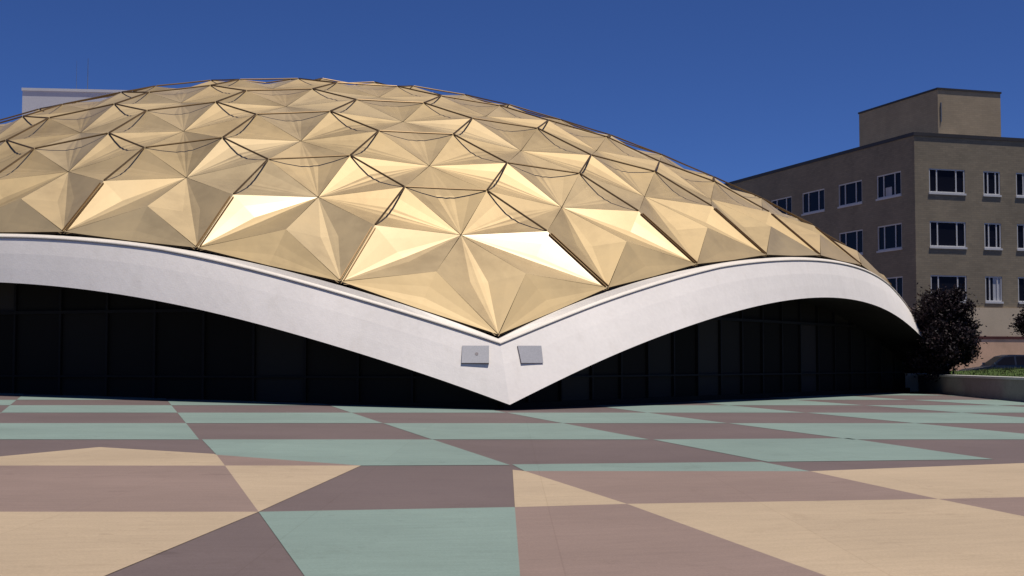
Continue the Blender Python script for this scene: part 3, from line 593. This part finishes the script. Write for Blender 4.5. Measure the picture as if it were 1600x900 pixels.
mb.quad(np.array([BK[0]+BW, BK[1]+BD, 0]), np.array([BK[0], BK[1]+BD, 0]), np.array([BK[0], BK[1]+BD, BH]), np.array([BK[0]+BW, BK[1]+BD, BH]))
mb.build('wall', M['brick'], bld)
mb = MB(); mb.abox(BK[0]-.07, BK[0]+BW, BK[1]-.07, BK[1]+.35, BH+.003, BH+.24); mb.abox(BK[0]-.07, BK[0]+.35, BK[1]+.352, BK[1]+BD, BH+.003, BH+.24); mb.build('coping', M['coping'], bld)
mb = MB(); mb.abox(BK[0]+.4, BK[0]+BW-.1, BK[1]+.4, BK[1]+BD-.1, BH-.5, BH-.4); mb.build('roof', M['roofing'], bld)
mb = MB(); mb.abox(BK[0]-.10, BK[0]+BW-.02, BK[1]-.10, BK[1]+BD-.02, 3.07, 5.06); mb.build('stone_band', M['stone'], bld)
mb = MB(); mb.abox(BK[0]-.16, BK[0]+BW-.03, BK[1]-.16, BK[1]+BD-.03, 2.88, 3.067); mb.build('red_band', M['redband'], bld)
mb = MB(); mb.abox(BK[0]-.12, BK[0]+BW-.04, BK[1]-.12, BK[1]+BD-.04, -.15, 2.877); mb.build('stone_base', M['pinkstone'], bld)
for i, h in enumerate(fh):
    wide = h[1]-h[0] > 2
    window(BK, (1, 0), (0, -1), h, (.22, .76) if wide else (.28, .74), bld, {0: (.74, .98, .05, .95), 1: (.5, .95, .03, .97)}.get(i) if i == 1 else None)
for i, h in enumerate(lh):
    window(BK, (0, 1), (-1, 0), h, (.27, .73), bld, (.42, .68, .05, .42) if i == 16 else None)
# brick course bands beside the lowest window row
ph = MB(); px0, px1, py0, py1 = BK[0]+4.05, BK[0]+9.38, BK[1]+3, BK[1]+13.4
ph.abox(px0, px1, py0, py1, BH-.39, 20.83); pent = ph.build('penthouse', M['pbrick'], bld)
mb = MB(); mb.abox(px0-.06, px1+.06, py0-.06, py1+.06, 20.833, 20.97); mb.build('coping', M['coping'], pent)
mb = MB(); mb.abox(px0+.20, px0+.26, py0-.08, py0-.004, 18.5, 19.9); mb.build('conduit', M['mast'], pent)
mb = MB(); mb.abox(px0+.5, px0+1.1, py0-.5, py0-.05, BH-.39, 17.1); mb.build('roof_vent', M['tower'], pent)

# ------------------------------------------------------------------ white block behind the dome
F2 = np.array([sin(YAW), cos(YAW)]); R2 = np.array([cos(YAW), -sin(YAW)])
wb = CAM[:2]+F2*110+R2*((28-800)/FPX*110)
tw = empty('white_building', (wb[0], wb[1], 0)); tag(tw, 'plain white block rising behind the left shoulder of the dome', 'building')
th = 18.12-7; ud = np.array([cos(radians(-11)), sin(radians(-11))]); ud = np.array([cos(-YAW-.10), sin(-YAW-.10)])*-1
ud = R2*cos(.12)+F2*sin(.12); vd = F2*cos(.12)-R2*sin(.12)
mb = MB(); mb.box(p3(wb), p3(ud)*15., p3(vd)*12., (0, 0, 22.85)); mb.build('wall', M['tower'], tw)
mb = MB(); mb.box(p3(wb-ud*.06-vd*.06, 22.853), p3(ud)*15.12, p3(vd)*12.12, (0, 0, .22)); mb.build('coping', M['tower'], tw)
for uu, hgt, rr in ((106, 2.55, .018), (123.5, 2.75, .032)):
    s_ = (uu-28)/FPX*110; b_ = wb+ud*s_+vd*1.2
    mb = MB(); mb.tube([p3(b_, 23.08), p3(b_, 23.08+hgt*.55), p3(b_, 23.08+hgt)], [rr, rr*.8, rr*.5], 6); mb.build('antenna', M['mast'], tw)

# ------------------------------------------------------------------ parked car beyond the bank
def car():
    c0 = CAM[:2]+F2*75+R2*((1500-800)/FPX*75)
    t = empty('parked_car', (c0[0], c0[1], 0)); tag(t, 'dark blue parked car half hidden behind the grass bank', 'car')
    X = lambda x, y, z: np.array([*(c0+R2*x+F2*y), z*1.1])     # nose at x=0, length along +x
    prof = [(.0, .45), (.03, .68), (.35, .80), (1.30, .93), (2.05, 1.42), (2.45, 1.50), (3.2, 1.49), (3.95, 1.10), (4.40, 1.02), (4.5, .72), (4.48, .40)]
    wid = lambda z: .86 if z < .95 else .86-.22*(z-.95)/.55
    mb = MB(); L = [X(x, -wid(z), z) for x, z in prof]; R_ = [X(x, wid(z), z) for x, z in prof]
    low = [(0.0, .25), (4.48, .25)]
    L += [X(4.42, -.84, .24), X(.06, -.84, .24)]; R_ += [X(4.42, .84, .24), X(.06, .84, .24)]
    mb.poly(L); mb.poly(R_[::-1]); k = len(L)
    for i in range(k): j = (i+1) % k; mb.quad(L[j], L[i], R_[i], R_[j])
    body = mb.build('body', M['carpaint'], t)
    def win(pts, nm='window'):
        m_ = MB(); m_.poly(pts); m_.build(nm, M['pane'], t)
    for sd in (-1, 1):
        e = .006*sd
        for a in ([(1.52, 1.0), (2.06, 1.36), (2.62, 1.42), (2.62, 1.0)], [(2.72, 1.0), (2.72, 1.42), (3.15, 1.42), (3.72, 1.10), (3.7, 1.0)]):
            win([X(x, sd*(wid(z))+e, z) for x, z in a])
        for wx in (.82, 3.62):
            m_ = MB(); m_.tube([X(wx, sd*.68, .31), X(wx, sd*.88, .31)], .31, 20); w_ = m_.build('wheel', M['tyre'], t)
            m_ = MB(); m_.tube([X(wx, sd*.80, .31), X(wx, sd*.885, .31)], .19, 14); m_.build('rim', M['chrome'], w_)
        m_ = MB(); m_.box(X(.005, sd*.55-.17, .62), X(.06, 0, 0)-X(0, 0, 0), X(0, .34, 0)-X(0, 0, 0), (0, 0, .12)); m_.build('headlight', M['lamp_glass'], t)
        m_ = MB(); m_.box(X(1.50, sd*.96-.09, 1.0), X(.10, 0, 0)-X(0, 0, 0), X(0, .18, 0)-X(0, 0, 0), (0, 0, .13)); m_.build('mirror', M['carpaint'], t)
    win([X(1.38, -.72, .99), X(1.38, .72, .99), X(2.0, .66, 1.395), X(2.0, -.66, 1.395)], 'windscreen')
car()

# ------------------------------------------------------------------ light
w = bpy.data.worlds.new("World"); scene.world = w; w.use_nodes = True
nt = w.node_tree; bg = nt.nodes['Background']
sky = nt.nodes.new('ShaderNodeTexSky'); sky.sky_type = 'NISHITA'; sky.sun_disc = False
sky.sun_elevation = SUN_EL; sky.sun_rotation = SUN_AZ; sky.altitude = 3000; sky.air_density = .75; sky.dust_density = .0; sky.ozone_density = 6.
tint = N(nt, 'ShaderNodeMix', data_type='RGBA', blend_type='MULTIPLY'); tint.inputs[0].default_value = 1; tint.inputs[7].default_value = (.52, .69, 1.07, 1)
nt.links.new(sky.outputs[0], tint.inputs[6]); nt.links.new(tint.outputs[2], bg.inputs[0]); bg.inputs[1].default_value = .076
sd = bpy.data.lights.new('sun', 'SUN'); sd.energy = 4.2; sd.angle = radians(.5); sd.color = (1, .945, .865)
so = bpy.data.objects.new('sun', sd); COL.objects.link(so)
so.rotation_euler = Vector((sin(SUN_AZ)*cos(SUN_EL), cos(SUN_AZ)*cos(SUN_EL), sin(SUN_EL))).to_track_quat('Z', 'Y').to_euler()
so.location = (0, -80, 60)
vs = scene.view_settings; vs.view_transform = 'Standard'; vs.look = 'None'; vs.exposure = 0; vs.gamma = 1; vs.use_curve_mapping = False
scene.cycles.use_denoising = True
scene.cycles.max_bounces = 6
